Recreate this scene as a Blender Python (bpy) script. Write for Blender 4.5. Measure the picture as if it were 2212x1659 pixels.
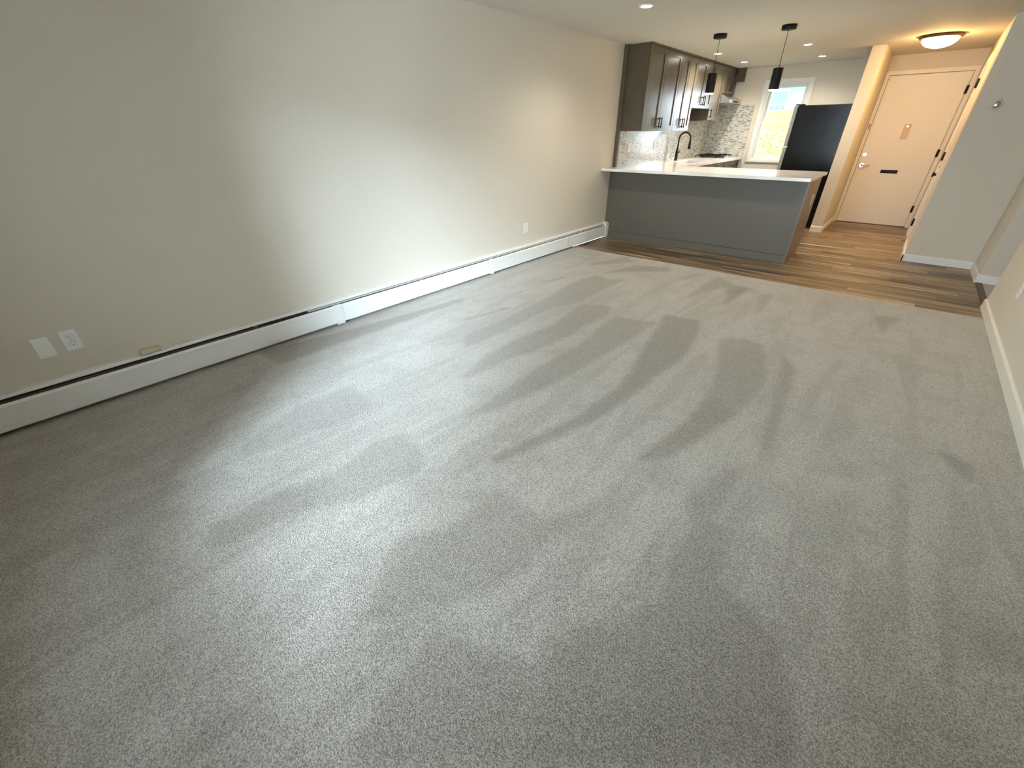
import bpy, bmesh, math, random
from mathutils import Vector, Matrix

for o in list(bpy.data.objects):
    bpy.data.objects.remove(o, do_unlink=True)
scene = bpy.context.scene
COL = scene.collection

# ------------------------------------------------------------------ camera
cam_data = bpy.data.cameras.new('camera')
cam_data.sensor_fit = 'HORIZONTAL'
cam_data.sensor_width = 36.0
cam_data.lens = 902.391 / 2212.0 * 36.0
cam_data.clip_start = 0.02
cam_data.clip_end = 200
cam = bpy.data.objects.new('camera', cam_data)
COL.objects.link(cam)
_r = Vector((0.75896921, 0.65109357, -0.00654978))
_u = Vector((-0.33250898, 0.39620975, 0.85583621))
_f = Vector((-0.55982453, 0.64737547, -0.51720546))
cam.matrix_world = Matrix(((_r.x, _u.x, -_f.x, 3.2447), (_r.y, _u.y, -_f.y, 0.0), (_r.z, _u.z, -_f.z, 1.3724), (0, 0, 0, 1)))
scene.camera = cam

# ------------------------------------------------------------------ sky, sun, exposure
world = bpy.data.worlds.new('sky')
scene.world = world
world.use_nodes = True
_bg = world.node_tree.nodes['Background']
_bg.inputs[0].default_value = (0.77, 0.88, 1.0, 1)
_bg.inputs[1].default_value = 9.0

sun_data = bpy.data.lights.new('daylight_sun', 'SUN')
sun_data.energy = 8.5
sun_data.angle = math.radians(27)
sun_data.color = (0.66, 0.82, 1.0)
sun = bpy.data.objects.new('daylight_sun', sun_data)
COL.objects.link(sun)
_el = math.radians(21)
_d = Vector((-0.56 * math.cos(_el), 0.83 * math.cos(_el), -math.sin(_el)))
sun.rotation_euler = _d.to_track_quat('-Z', 'Y').to_euler()
sun.location = (6, -8, 8)

scene.view_settings.view_transform = 'Standard'
scene.view_settings.look = 'None'
scene.view_settings.gamma = 1.0
scene.view_settings.use_curve_mapping = False
scene.view_settings.exposure = 1.6

# ------------------------------------------------------------------ key dimensions (metres)
H = 2.29           # ceiling
YB = 9.52          # kitchen back wall / entry wall
YC = 5.07          # carpet edge
XR = 4.115         # right wall
YF = -0.62         # wall behind the viewer
CT = 0.935         # counter top

random.seed(7)

# ------------------------------------------------------------------ materials
def mat(name, col, rough=0.6, metal=0.0, coat=0.0, spec=0.5):
    m = bpy.data.materials.new(name)
    m.use_nodes = True
    b = m.node_tree.nodes['Principled BSDF']
    b.inputs['Base Color'].default_value = (*col, 1)
    b.inputs['Roughness'].default_value = rough
    b.inputs['Metallic'].default_value = metal
    b.inputs['Coat Weight'].default_value = coat
    b.inputs['Specular IOR Level'].default_value = spec
    return m

def nodes(m):
    nt = m.node_tree
    return nt, nt.nodes['Principled BSDF']

def N(nt, t, **kw):
    n = nt.nodes.new(t)
    for k, v in kw.items():
        if k in n.inputs:
            n.inputs[k].default_value = v
        else:
            setattr(n, k, v)
    return n

def coords(nt, kind='Object'):
    return nt.nodes.new('ShaderNodeTexCoord').outputs[kind]

def bump_noise(m, scale, strength, dist=0.002, detail=3.0):
    nt, b = nodes(m)
    n = N(nt, 'ShaderNodeTexNoise', Scale=scale, Detail=detail)
    g = nt.nodes.new('ShaderNodeNewGeometry')
    nt.links.new(g.outputs['Position'], n.inputs['Vector'])
    bp = N(nt, 'ShaderNodeBump', Strength=strength, Distance=dist)
    nt.links.new(n.outputs['Fac'], bp.inputs['Height'])
    nt.links.new(bp.outputs['Normal'], b.inputs['Normal'])
    return m

def tint_noise(m, c1, c2, scale, detail=3.0, vec_scale=(1, 1, 1), lo=0.35, hi=0.65):
    nt, b = nodes(m)
    g = nt.nodes.new('ShaderNodeNewGeometry')
    mp = N(nt, 'ShaderNodeMapping')
    mp.inputs['Scale'].default_value = vec_scale
    nt.links.new(g.outputs['Position'], mp.inputs['Vector'])
    n = N(nt, 'ShaderNodeTexNoise', Scale=scale, Detail=detail)
    nt.links.new(mp.outputs['Vector'], n.inputs['Vector'])
    r = nt.nodes.new('ShaderNodeValToRGB')
    r.color_ramp.elements[0].position = lo
    r.color_ramp.elements[1].position = hi
    r.color_ramp.elements[0].color = (*c1, 1)
    r.color_ramp.elements[1].color = (*c2, 1)
    nt.links.new(n.outputs['Fac'], r.inputs['Fac'])
    nt.links.new(r.outputs['Color'], b.inputs['Base Color'])
    return m

def emit(name, col, strength):
    m = bpy.data.materials.new(name)
    m.use_nodes = True
    nt, b = nodes(m)
    b.inputs['Base Color'].default_value = (0.8, 0.8, 0.8, 1)
    b.inputs['Emission Color'].default_value = (*col, 1)
    b.inputs['Emission Strength'].default_value = strength
    return m

M = {}
M['paint'] = bump_noise(mat('wall_paint', (0.665, 0.605, 0.505), 0.62), 260, 0.25, 0.0012)
M['ceiling'] = bump_noise(mat('ceiling_paint', (0.66, 0.63, 0.555), 0.8), 120, 0.35, 0.002)
M['white'] = mat('white_enamel', (0.80, 0.79, 0.75), 0.38)
M['trim'] = mat('white_trim', (0.82, 0.81, 0.77), 0.42)
M['cream'] = mat('cream_trim', (0.74, 0.71, 0.62), 0.42)
M['plastic'] = mat('white_plastic', (0.84, 0.83, 0.79), 0.35)
M['ivory'] = mat('ivory_plastic', (0.62, 0.55, 0.36), 0.4)
M['dark'] = mat('dark_gap', (0.02, 0.018, 0.015), 0.8)
M['black'] = mat('black_metal', (0.008, 0.0075, 0.0075), 0.5, spec=0.25)
M['fin'] = mat('dark_fins_shade', (0.07, 0.05, 0.045), 0.7)  # dark tone for the fins, also paints shade on the inner plate
M['damper'] = mat('grey_damper', (0.42, 0.40, 0.35), 0.5)
M['taupe'] = mat('taupe_cabinet', (0.10, 0.08, 0.052), 0.27)
tint_noise(M['taupe'], (0.094, 0.075, 0.049), (0.108, 0.087, 0.058), 6.0)
M['penpanel'] = bump_noise(mat('taupe_cool_lit', (0.118, 0.110, 0.088), 0.45), 400, 0.12, 0.0006)  # cabinet taupe, its cooler light greyed into the colour
M['quartz'] = mat('white_quartz', (0.86, 0.85, 0.83), 0.13)
tint_noise(M['quartz'], (0.80, 0.79, 0.77), (0.88, 0.87, 0.85), 5.0, 6.0)
M['steel'] = mat('brushed_steel', (0.62, 0.61, 0.58), 0.28, 1.0)
M['chrome'] = mat('chrome', (0.85, 0.84, 0.82), 0.12, 1.0)
M['nickel'] = mat('satin_nickel', (0.80, 0.78, 0.74), 0.30, 0.9)
M['fridge'] = bump_noise(mat('black_fridge', (0.006, 0.0065, 0.007), 0.22, spec=0.3), 3.0, 0.12, 0.02, 1.0)
M['fridge_door'] = mat('grey_fridge_door', (0.30, 0.30, 0.29), 0.4, 0.3)
M['door'] = mat('door_paint', (0.80, 0.77, 0.70), 0.45)
M['plate'] = mat('tan_plate', (0.62, 0.47, 0.28), 0.4)
M['bronze'] = mat('bronze_rim', (0.16, 0.08, 0.035), 0.35, 0.7)
M['threshold'] = mat('dark_wood_strip', (0.085, 0.045, 0.024), 0.45)
M['sill'] = mat('vinyl_sash', (0.78, 0.78, 0.73), 0.4)
M['can'] = emit('can_light_lens', (1.0, 0.93, 0.80), 40.0)
M['pend'] = emit('pendant_lens', (1.0, 0.90, 0.72), 12.0)
M['dome'] = emit('dome_glass', (1.0, 0.60, 0.22), 27.0)

def glass_mat():
    m = bpy.data.materials.new('window_glass')
    m.use_nodes = True
    nt = m.node_tree
    nt.nodes.clear()
    out = N(nt, 'ShaderNodeOutputMaterial')
    t = N(nt, 'ShaderNodeBsdfTransparent')
    t.inputs[0].default_value = (0.95, 0.97, 0.97, 1)
    g = N(nt, 'ShaderNodeBsdfGlossy', Roughness=0.02)
    f = N(nt, 'ShaderNodeFresnel', IOR=1.45)
    mx = N(nt, 'ShaderNodeMixShader')
    nt.links.new(f.outputs[0], mx.inputs[0])
    nt.links.new(t.outputs[0], mx.inputs[1])
    nt.links.new(g.outputs[0], mx.inputs[2])
    nt.links.new(mx.outputs[0], out.inputs[0])
    return m
M['glass'] = glass_mat()

def carpet_mat():
    m = mat('cut_pile_carpet', (0.4, 0.37, 0.33), 0.95, spec=0.1)
    nt, b = nodes(m)
    L = nt.links.new
    g = nt.nodes.new('ShaderNodeNewGeometry')
    at = N(nt, 'ShaderNodeAttribute', attribute_name='pile')
    # tuft grain
    n1 = N(nt, 'ShaderNodeTexNoise', Scale=230.0, Detail=2.0, Roughness=0.6)
    n2 = N(nt, 'ShaderNodeTexNoise', Scale=4.2, Detail=5.0, Roughness=0.6)
    v = N(nt, 'ShaderNodeTexVoronoi', Scale=210.0)
    for n in (n1, n2, v):
        L(g.outputs['Position'], n.inputs['Vector'])
    # pile lay: traced vacuum strokes plus loose scuffing
    mp = N(nt, 'ShaderNodeMapping')
    mp.inputs['Scale'].default_value = (7.0, 0.9, 1.0)
    mp.inputs['Rotation'].default_value = (0, 0, 0.06)
    L(g.outputs['Position'], mp.inputs['Vector'])
    n3 = N(nt, 'ShaderNodeTexNoise', Scale=1.0, Detail=4.0, Roughness=0.55, Distortion=0.5)
    L(mp.outputs['Vector'], n3.inputs['Vector'])
    m3 = N(nt, 'ShaderNodeMapRange')
    m3.inputs['From Min'].default_value = 0.50
    m3.inputs['From Max'].default_value = 0.60
    m3.inputs['To Max'].default_value = 0.38
    L(n3.outputs['Fac'], m3.inputs['Value'])
    ms = N(nt, 'ShaderNodeMapRange')
    ms.inputs['From Min'].default_value = 0.46
    ms.inputs['From Max'].default_value = 0.70
    ms.inputs['To Max'].default_value = 0.45
    L(n2.outputs['Fac'], ms.inputs['Value'])
    mx = N(nt, 'ShaderNodeMath', operation='MAXIMUM')
    L(at.outputs['Fac'], mx.inputs[0])
    mm = N(nt, 'ShaderNodeMath', operation='MAXIMUM')
    L(ms.outputs['Result'], mm.inputs[0])
    L(m3.outputs['Result'], mm.inputs[1])
    L(mm.outputs[0], mx.inputs[1])
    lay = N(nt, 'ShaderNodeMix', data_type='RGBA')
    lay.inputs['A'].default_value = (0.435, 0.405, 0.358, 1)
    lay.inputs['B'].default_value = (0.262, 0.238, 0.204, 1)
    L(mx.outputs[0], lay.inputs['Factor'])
    # grain multiplies
    gr = N(nt, 'ShaderNodeMapRange')
    gr.inputs['From Min'].default_value = 0.34
    gr.inputs['From Max'].default_value = 0.66
    gr.inputs['To Min'].default_value = 0.50
    gr.inputs['To Max'].default_value = 1.38
    L(n1.outputs['Fac'], gr.inputs['Value'])
    ml = N(nt, 'ShaderNodeVectorMath', operation='SCALE')
    L(lay.outputs['Result'], ml.inputs[0])
    L(gr.outputs['Result'], ml.inputs['Scale'])
    L(ml.outputs['Vector'], b.inputs['Base Color'])
    ad = N(nt, 'ShaderNodeMath', operation='SUBTRACT')
    L(n1.outputs['Fac'], ad.inputs[0])
    L(v.outputs['Distance'], ad.inputs[1])
    bp = N(nt, 'ShaderNodeBump', Strength=0.55, Distance=0.006)
    L(ad.outputs[0], bp.inputs['Height'])
    L(bp.outputs['Normal'], b.inputs['Normal'])
    b.inputs['Sheen Weight'].default_value = 0.5
    b.inputs['Sheen Roughness'].default_value = 0.45
    b.inputs['Sheen Tint'].default_value = (0.95, 0.88, 0.78, 1)
    return m
M['carpet'] = carpet_mat()

def wood_mat():
    m = mat('vinyl_plank', (0.3, 0.19, 0.1), 0.36)
    nt, b = nodes(m)
    L = nt.links.new
    oi = nt.nodes.new('ShaderNodeObjectInfo')
    g = nt.nodes.new('ShaderNodeNewGeometry')
    off = N(nt, 'ShaderNodeVectorMath', operation='SCALE')
    cx = N(nt, 'ShaderNodeCombineXYZ')
    L(oi.outputs['Random'], cx.inputs[0])
    L(oi.outputs['Random'], cx.inputs[2])
    L(cx.outputs[0], off.inputs[0])
    off.inputs['Scale'].default_value = 37.0
    ad = N(nt, 'ShaderNodeVectorMath', operation='ADD')
    L(g.outputs['Position'], ad.inputs[0])
    L(off.outputs[0], ad.inputs[1])
    mp = N(nt, 'ShaderNodeMapping')
    mp.inputs['Scale'].default_value = (0.7, 20.0, 1.0)
    L(ad.outputs[0], mp.inputs['Vector'])
    n = N(nt, 'ShaderNodeTexNoise', Scale=1.6, Detail=4.0, Roughness=0.5, Distortion=0.25)
    L(mp.outputs[0], n.inputs['Vector'])
    r = nt.nodes.new('ShaderNodeValToRGB')
    e = r.color_ramp.elements
    e[0].position, e[0].color = 0.36, (0.085, 0.052, 0.027, 1)
    e[1].position, e[1].color = 0.64, (0.47, 0.345, 0.20, 1)
    k = e.new(0.52)
    k.color = (0.215, 0.142, 0.078, 1)
    L(n.outputs['Fac'], r.inputs['Fac'])
    hs = N(nt, 'ShaderNodeMapRange')
    hs.inputs['To Min'].default_value = 0.50
    hs.inputs['To Max'].default_value = 1.35
    L(oi.outputs['Random'], hs.inputs['Value'])
    sc = N(nt, 'ShaderNodeVectorMath', operation='SCALE')
    L(r.outputs['Color'], sc.inputs[0])
    L(hs.outputs['Result'], sc.inputs['Scale'])
    L(sc.outputs[0], b.inputs['Base Color'])
    bp = N(nt, 'ShaderNodeBump', Strength=0.15, Distance=0.001)
    L(n.outputs['Fac'], bp.inputs['Height'])
    L(bp.outputs['Normal'], b.inputs['Normal'])
    return m
M['plank'] = wood_mat()

def mosaic_mat(name, axis):
    m = mat(name, (0.7, 0.68, 0.6), 0.22)
    nt, b = nodes(m)
    L = nt.links.new
    g = nt.nodes.new('ShaderNodeNewGeometry')
    s = N(nt, 'ShaderNodeSeparateXYZ')
    L(g.outputs['Position'], s.inputs[0])
    c = N(nt, 'ShaderNodeCombineXYZ')
    L(s.outputs[axis], c.inputs[0])
    L(s.outputs[2], c.inputs[1])
    br = nt.nodes.new('ShaderNodeTexBrick')
    br.inputs['Scale'].default_value = 1.0
    br.inputs['Brick Width'].default_value = 0.042
    br.inputs['Row Height'].default_value = 0.0155
    br.inputs['Mortar Size'].default_value = 0.0011
    br.inputs['Color1'].default_value = (0, 0, 0, 1)
    br.inputs['Color2'].default_value = (1, 1, 1, 1)
    br.inputs['Mortar'].default_value = (0.52, 0.52, 0.52, 1)
    L(c.outputs[0], br.inputs['Vector'])
    r = nt.nodes.new('ShaderNodeValToRGB')
    r.color_ramp.interpolation = 'CONSTANT'
    e = r.color_ramp.elements
    e[0].position, e[0].color = 0.0, (0.22, 0.205, 0.175, 1)
    e[1].position, e[1].color = 0.10, (0.37, 0.355, 0.305, 1)
    for p, col in ((0.27, (0.53, 0.515, 0.455)), (0.50, (0.60, 0.585, 0.52)), (0.72, (0.48, 0.455, 0.39)), (0.86, (0.66, 0.645, 0.585))):
        k = e.new(p)
        k.color = (*col, 1)
    L(br.outputs['Color'], r.inputs['Fac'])
    L(r.outputs['Color'], b.inputs['Base Color'])
    bp = N(nt, 'ShaderNodeBump', Strength=0.5, Distance=0.001)
    L(br.outputs['Fac'], bp.inputs['Height'])
    bp.invert = True
    L(bp.outputs['Normal'], b.inputs['Normal'])
    return m
M['mosaic_y'] = mosaic_mat('mosaic_side', 1)
M['mosaic_x'] = mosaic_mat('mosaic_back', 0)

# ------------------------------------------------------------------ geometry helpers (all coordinates are world metres)
class B:
    def __init__(self):
        self.bm = bmesh.new()

    def box(self, x0, x1, y0, y1, z0, z1):
        v = [self.bm.verts.new((x, y, z)) for z in (z0, z1) for y in (y0, y1) for x in (x0, x1)]
        for f in ((0, 2, 3, 1), (4, 5, 7, 6), (0, 1, 5, 4), (2, 6, 7, 3), (0, 4, 6, 2), (1, 3, 7, 5)):
            self.bm.faces.new([v[i] for i in f])
        return self

    def bev(self, w=0.003, seg=2):
        bmesh.ops.bevel(self.bm, geom=self.bm.edges[:], offset=w, segments=seg, profile=0.6, affect='EDGES', clamp_overlap=True)
        return self

    def prism(self, pts, axis, a, b):
        """extrude a 2D outline (list of the two other coordinates, in xyz order) along axis from a to b"""
        def P(p, t):
            q = list(p)
            q.insert(axis, t)
            return self.bm.verts.new(q)
        A = [P(p, a) for p in pts]
        C = [P(p, b) for p in pts]
        n = len(pts)
        self.bm.faces.new(A)
        self.bm.faces.new(C[::-1])
        for i in range(n):
            j = (i + 1) % n
            self.bm.faces.new((A[j], A[i], C[i], C[j]))
        bmesh.ops.recalc_face_normals(self.bm, faces=self.bm.faces[:])
        return self

    def tube(self, pts, r, seg=12, caps=True):
        pts = [Vector(p) for p in pts]
        rs = r if isinstance(r, (list, tuple)) else [r] * len(pts)
        rings = []
        n0 = None
        for i, p in enumerate(pts):
            d = (pts[min(i + 1, len(pts) - 1)] - pts[max(i - 1, 0)]).normalized()
            if n0 is None:
                n0 = d.orthogonal().normalized()
            else:
                n0 = (n0 - d * n0.dot(d))
                n0 = n0.normalized() if n0.length > 1e-6 else d.orthogonal().normalized()
            b2 = d.cross(n0)
            rings.append([self.bm.verts.new(p + (n0 * math.cos(2 * math.pi * k / seg) + b2 * math.sin(2 * math.pi * k / seg)) * rs[i]) for k in range(seg)])
        for a, c in zip(rings, rings[1:]):
            for k in range(seg):
                f = self.bm.faces.new((a[k], a[(k + 1) % seg], c[(k + 1) % seg], c[k]))
                f.smooth = True
        if caps:
            self.bm.faces.new(rings[0][::-1])
            self.bm.faces.new(rings[-1])
        return self

    def lathe(self, prof, c, seg=40, smooth=True):
        """prof: list of (radius, z); revolved about the vertical through c (x, y)"""
        rings = []
        for r, z in prof:
            if r < 1e-6:
                rings.append([self.bm.verts.new((c[0], c[1], z))])
            else:
                rings.append([self.bm.verts.new((c[0] + r * math.cos(2 * math.pi * k / seg), c[1] + r * math.sin(2 * math.pi * k / seg), z)) for k in range(seg)])
        for a, d in zip(rings, rings[1:]):
            for k in range(seg):
                k2 = (k + 1) % seg
                if len(a) == 1 and len(d) == 1:
                    continue
                if len(a) == 1:
                    f = self.bm.faces.new((a[0], d[k2], d[k]))
                elif len(d) == 1:
                    f = self.bm.faces.new((a[k], a[k2], d[0]))
                else:
                    f = self.bm.faces.new((a[k], a[k2], d[k2], d[k]))
                f.smooth = smooth
        bmesh.ops.recalc_face_normals(self.bm, faces=self.bm.faces[:])
        return self

    def grid(self, xs, ys, z0, z1, filled):
        """slab made of the filled cells of a grid; joins cells, leaves holes open"""
        cache = {}
        def V(i, j, k):
            if (i, j, k) not in cache:
                cache[(i, j, k)] = self.bm.verts.new((xs[i], ys[j], (z0, z1)[k]))
            return cache[(i, j, k)]
        F = lambda i, j: 0 <= i < len(xs) - 1 and 0 <= j < len(ys) - 1 and filled(i, j)
        for i in range(len(xs) - 1):
            for j in range(len(ys) - 1):
                if not F(i, j):
                    continue
                self.bm.faces.new((V(i, j, 1), V(i + 1, j, 1), V(i + 1, j + 1, 1), V(i, j + 1, 1)))
                self.bm.faces.new((V(i, j, 0), V(i, j + 1, 0), V(i + 1, j + 1, 0), V(i + 1, j, 0)))
                for di, dj, a, b in ((-1, 0, (i, j), (i, j + 1)), (1, 0, (i + 1, j + 1), (i + 1, j)), (0, -1, (i + 1, j), (i, j)), (0, 1, (i, j + 1), (i + 1, j + 1))):
                    if not F(i + di, j + dj):
                        self.bm.faces.new((V(*a, 0), V(*b, 0), V(*b, 1), V(*a, 1)))
        bmesh.ops.recalc_face_normals(self.bm, faces=self.bm.faces[:])
        return self

OFF = {}
def put(name, b, m, parent=None, base=None, **props):
    """link one mesh object; vertices are given in world space"""
    me = bpy.data.meshes.new(name)
    if parent is not None:
        off = OFF[parent.name]
        org = off
    else:
        if base is None:
            zs = [v.co for v in b.bm.verts]
            base = ((min(v.x for v in zs) + max(v.x for v in zs)) / 2, (min(v.y for v in zs) + max(v.y for v in zs)) / 2, min(v.z for v in zs))
        org = Vector(base)
    for v in b.bm.verts:
        v.co -= org
    b.bm.to_mesh(me)
    b.bm.free()
    me.materials.append(m)
    o = bpy.data.objects.new(name, me)
    COL.objects.link(o)
    if parent is not None:
        o.parent = parent
    else:
        o.location = org
    OFF[o.name] = org.copy()
    for k, v in props.items():
        o[k] = v
    return o

def thing(name, label, cat, base, group=None, kind=None):
    o = bpy.data.objects.new(name, None)
    o.empty_display_size = 0.05
    COL.objects.link(o)
    o.location = base
    OFF[o.name] = Vector(base)
    o['label'] = label
    o['category'] = cat
    if group:
        o['group'] = group
    if kind:
        o['kind'] = kind
    return o

def S(name, b, m, label, cat, parent=None):
    return put(name, b, m, parent, kind='structure', label=label, category=cat) if parent is None else put(name, b, m, parent)

def wall_with_hole(axis, at, thick, a0, a1, z1, holes):
    """wall slab in the plane axis=at (thickness away), spanning a0..a1 x 0..z1 with rectangular holes (a,b,zl,zh)"""
    us = sorted({a0, a1, *[h[0] for h in holes], *[h[1] for h in holes]})
    zs = sorted({0.0, z1, *[h[2] for h in holes], *[h[3] for h in holes]})
    b = B()
    def filled(i, j):
        u = (us[i] + us[i + 1]) / 2
        z = (zs[j] + zs[j + 1]) / 2
        return not any(h[0] < u < h[1] and h[2] < z < h[3] for h in holes)
    lo, hi = sorted((at, at + thick))
    b.grid(us, zs, lo, hi, filled)
    for v in b.bm.verts:      # grid is (u, z, depth) -> world
        u, z, d = v.co
        v.co = (u, d, z) if axis == 1 else (d, u, z)
    bmesh.ops.recalc_face_normals(b.bm, faces=b.bm.faces[:])
    return b

# ================================================================== THE SHELL
W2 = (1.50, 2.85, 0.40, 2.05)       # living-room window in the wall behind the viewer (x0,x1,z0,z1)
W1 = (0.885, 1.490, 0.925, 2.035)   # kitchen window opening
S('wall_left', B().box(-0.15, 0, YF - 0.15, YB + 0.15, 0, H), M['paint'], 'long plain beige left wall above the baseboard heater', 'wall')
S('wall_back', wall_with_hole(1, YB, 0.15, 0, 3.494, H, [(*W1[:2], *W1[2:]), (2.49, 3.445, 0, 2.065)]), M['paint'], 'back wall holding the kitchen window and the entry door', 'wall')
S('wall_front', wall_with_hole(1, YF, -0.15, 0, XR, H, [W2]), M['paint'], 'living room wall with the big window facing the kitchen', 'wall')
S('wall_right', B().box(XR, XR + 0.12, YF - 0.15, 5.41, 0, H), M['paint'], 'beige right wall beside the carpet, ending at the side hall opening', 'wall')
S('wall_partition', B().box(2.3104, 2.4557, 8.263, YB, 0, H), M['paint'], 'narrow partition wall between the black refrigerator and the entry', 'wall')
S('wall_closet', B().box(3.494, XR, 6.968, 7.10, 0, H), M['paint'], 'short grey-lit wall right of the entry carrying the round thermostat', 'wall')
S('wall_entry', wall_with_hole(0, 3.494, 0.12, 7.10, YB + 0.15, H, [(7.98, 8.74, 0, 2.03)]), M['paint'], 'right wall of the entry with the side door', 'wall')
S('wall_return', B().box(XR, XR + 0.12, 6.48, 7.10, 0, H), M['paint'], 'shaded short wall return at the far side of the side hall opening', 'wall')
S('wall_hall', B().box(XR, 5.75, 6.36, 6.48, 0, H), M['paint'], 'far wall of the side hall seen through the opening', 'wall')
S('wall_hall_near', B().box(XR + 0.12, 5.75, 5.29, 5.41, 0, H), M['paint'], 'near wall of the side hall', 'wall')
S('wall_hall_end', B().box(5.63, 5.75, 5.41, 6.36, 0, H), M['paint'], 'end wall of the side hall', 'wall')
S('ceiling', B().box(-0.15, 5.75, YF - 0.15, YB + 0.15, H, H + 0.12), M['ceiling'], 'off-white textured ceiling with recessed lights', 'ceiling')

# floors -----------------------------------------------------------
wood = S('floor', B().box(0, XR + 0.02, YC, YB + 0.10, -0.06, -0.012), M['threshold'], 'brown wood plank floor of the kitchen and entry', 'floor')
PW, PL = 0.1525, 1.22
plank_mesh = {}
def plank(x0, x1, y0, y1):
    key = (round(x1 - x0, 3), round(y1 - y0, 3))
    if key not in plank_mesh:
        b = B().box(0.0008, x1 - x0 - 0.0008, 0.0008, y1 - y0 - 0.0008, -0.0119, 0).bev(0.0012, 1)
        me = bpy.data.meshes.new('plank')
        b.bm.to_mesh(me)
        b.bm.free()
        me.materials.append(M['plank'])
        plank_mesh[key] = me
    o = bpy.data.objects.new('plank', plank_mesh[key])
    COL.objects.link(o)
    o.parent = wood
    o.location = Vector((x0, y0, 0)) - OFF['floor']
y = YC
row = 0
while y < YB + 0.09:
    y1 = min(y + PW, YB + 0.10)
    xe = XR if y < 6.9 else 3.494
    x = -((row * 0.437) % 1.0) * PL
    while x < xe - 0.01:
        a, c = max(x, 0.0), min(x + PL, xe)
        if c - a > 0.05:
            plank(a, c, y, y1)
        x += PL
    y = y1
    row += 1

# carpet: one continuous pile surface, its vacuum strokes stored as a lay value
STROKES = [[(0.63,4.43),(0.85,5.05),(1.04,4.84),(0.71,4.41)],[(0.95,4.14),(1.11,4.74),(1.47,4.91),(1.53,4.73),(1.13,4.4)],[(0.98,2.03),(1.0,2.4),(0.97,3.13),(0.89,3.75),(0.97,4.12),(1.14,4.05),(1.3,4.18),(1.27,3.83),(1.29,3.29),(1.17,2.85),(1.19,2.41),(1.18,2.0),(1.15,1.87)],[(1.45,1.59),(1.35,1.89),(1.35,2.31),(1.39,2.69),(1.31,3.21),(1.54,3.35),(1.66,3.16),(1.62,2.84),(1.63,2.51),(1.59,2.18),(1.53,1.93),(1.52,1.72),(1.49,1.55)],[(1.78,1.27),(1.77,1.52),(1.75,1.98),(1.77,2.49),(1.69,3.15),(1.96,3.21),(2.04,3.27),(2.04,2.86),(2.01,2.47),(2.0,2.13),(1.96,1.85),(1.91,1.61),(1.87,1.42),(1.81,1.24)],[(2.13,1.09),(2.18,1.36),(2.25,1.59),(2.27,1.83),(2.29,2.08),(2.25,2.37),(2.15,2.81),(2.06,3.25),(2.01,3.46),(2.3,3.53),(2.38,3.29),(2.45,2.87),(2.45,2.64),(2.42,2.41),(2.42,2.14),(2.4,1.9),(2.36,1.65),(2.3,1.45),(2.25,1.28),(2.19,1.12)],[(2.69,1.54),(2.73,1.83),(2.77,2.08),(2.76,2.27),(2.71,2.59),(2.54,3.27),(2.67,3.38),(2.84,3.35),(2.96,2.93),(2.99,2.67),(2.96,2.41),(2.89,2.03),(2.84,1.77),(2.79,1.62)],[(1.99,3.92),(1.98,4.42),(2.0,4.9),(2.21,4.74),(2.12,4.36)],[(2.33,3.91),(2.25,4.52),(2.25,4.71),(2.41,4.69),(2.36,4.28)],[(2.63,3.84),(2.51,4.51),(2.61,4.65),(2.64,4.17)],[(1.68,4.36),(1.75,4.8),(1.9,4.92),(1.81,4.64)],[(0.62,3.39),(0.69,3.82),(0.77,3.82),(0.68,3.51)],[(0.74,2.26),(0.81,2.55),(0.84,2.72),(0.88,2.71),(0.83,2.44),(0.78,2.22)],[(1.55,0.07),(1.55,0.34),(1.64,0.55),(1.58,0.84),(1.64,0.98),(1.87,0.94),(1.97,0.83),(1.91,0.69),(1.89,0.54),(1.82,0.43),(1.74,0.26),(1.7,0.03)],[(2.17,0.52),(2.3,0.7),(2.28,1.0),(2.56,1.0),(2.69,1.22),(2.7,1.45),(2.73,1.34),(2.72,1.06),(2.65,0.88),(2.66,0.77),(2.62,0.6),(2.49,0.43),(2.45,0.3),(2.35,0.25)],[(2.88,0.56),(2.87,0.65),(3.01,0.84),(3.06,0.98),(3.02,1.2),(3.07,1.41),(3.18,1.45),(3.21,1.16),(3.31,1.14),(3.43,1.07),(3.53,0.77),(2.99,0.31),(2.95,0.43)],[(2.67,1.54),(2.75,2.01),(2.74,2.39),(2.95,2.28),(2.88,1.97),(2.77,1.71)],[(2.67,0.03),(2.62,0.08),(2.58,0.27),(2.55,0.38),(2.61,0.42),(2.83,0.5),(2.9,0.49),(2.99,0.31)],[(2.96,3.31),(3.1,3.07),(3.15,2.43),(3.18,1.91),(3.11,2.07),(3.05,2.59)],[(3.38,4.58),(3.59,4.65),(3.47,4.15)],[(2.11,4.71),(2.3,4.67),(2.39,3.98)],[(0.04,0.87),(0.22,1.69),(0.35,2.69),(0.43,2.56),(0.38,1.58),(0.36,0.86)],[(0.96,0.71),(0.98,1.06),(1.34,1.02),(1.3,0.7),(1.2,0.28),(1.08,0.36)],[(3.79,2.62),(3.94,2.55),(3.91,2.37),(3.82,2.5)],[(3.61,1.33),(3.7,1.45),(3.66,1.22)],[(3.01,4.73),(3.08,4.75),(3.1,4.22)],[(2.97,1.46),(3.02,1.78),(3.12,1.9),(3.12,1.59),(3.08,1.25)],[(3.31,1.69),(3.51,1.99),(3.57,1.67),(3.46,1.37)]]
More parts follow.
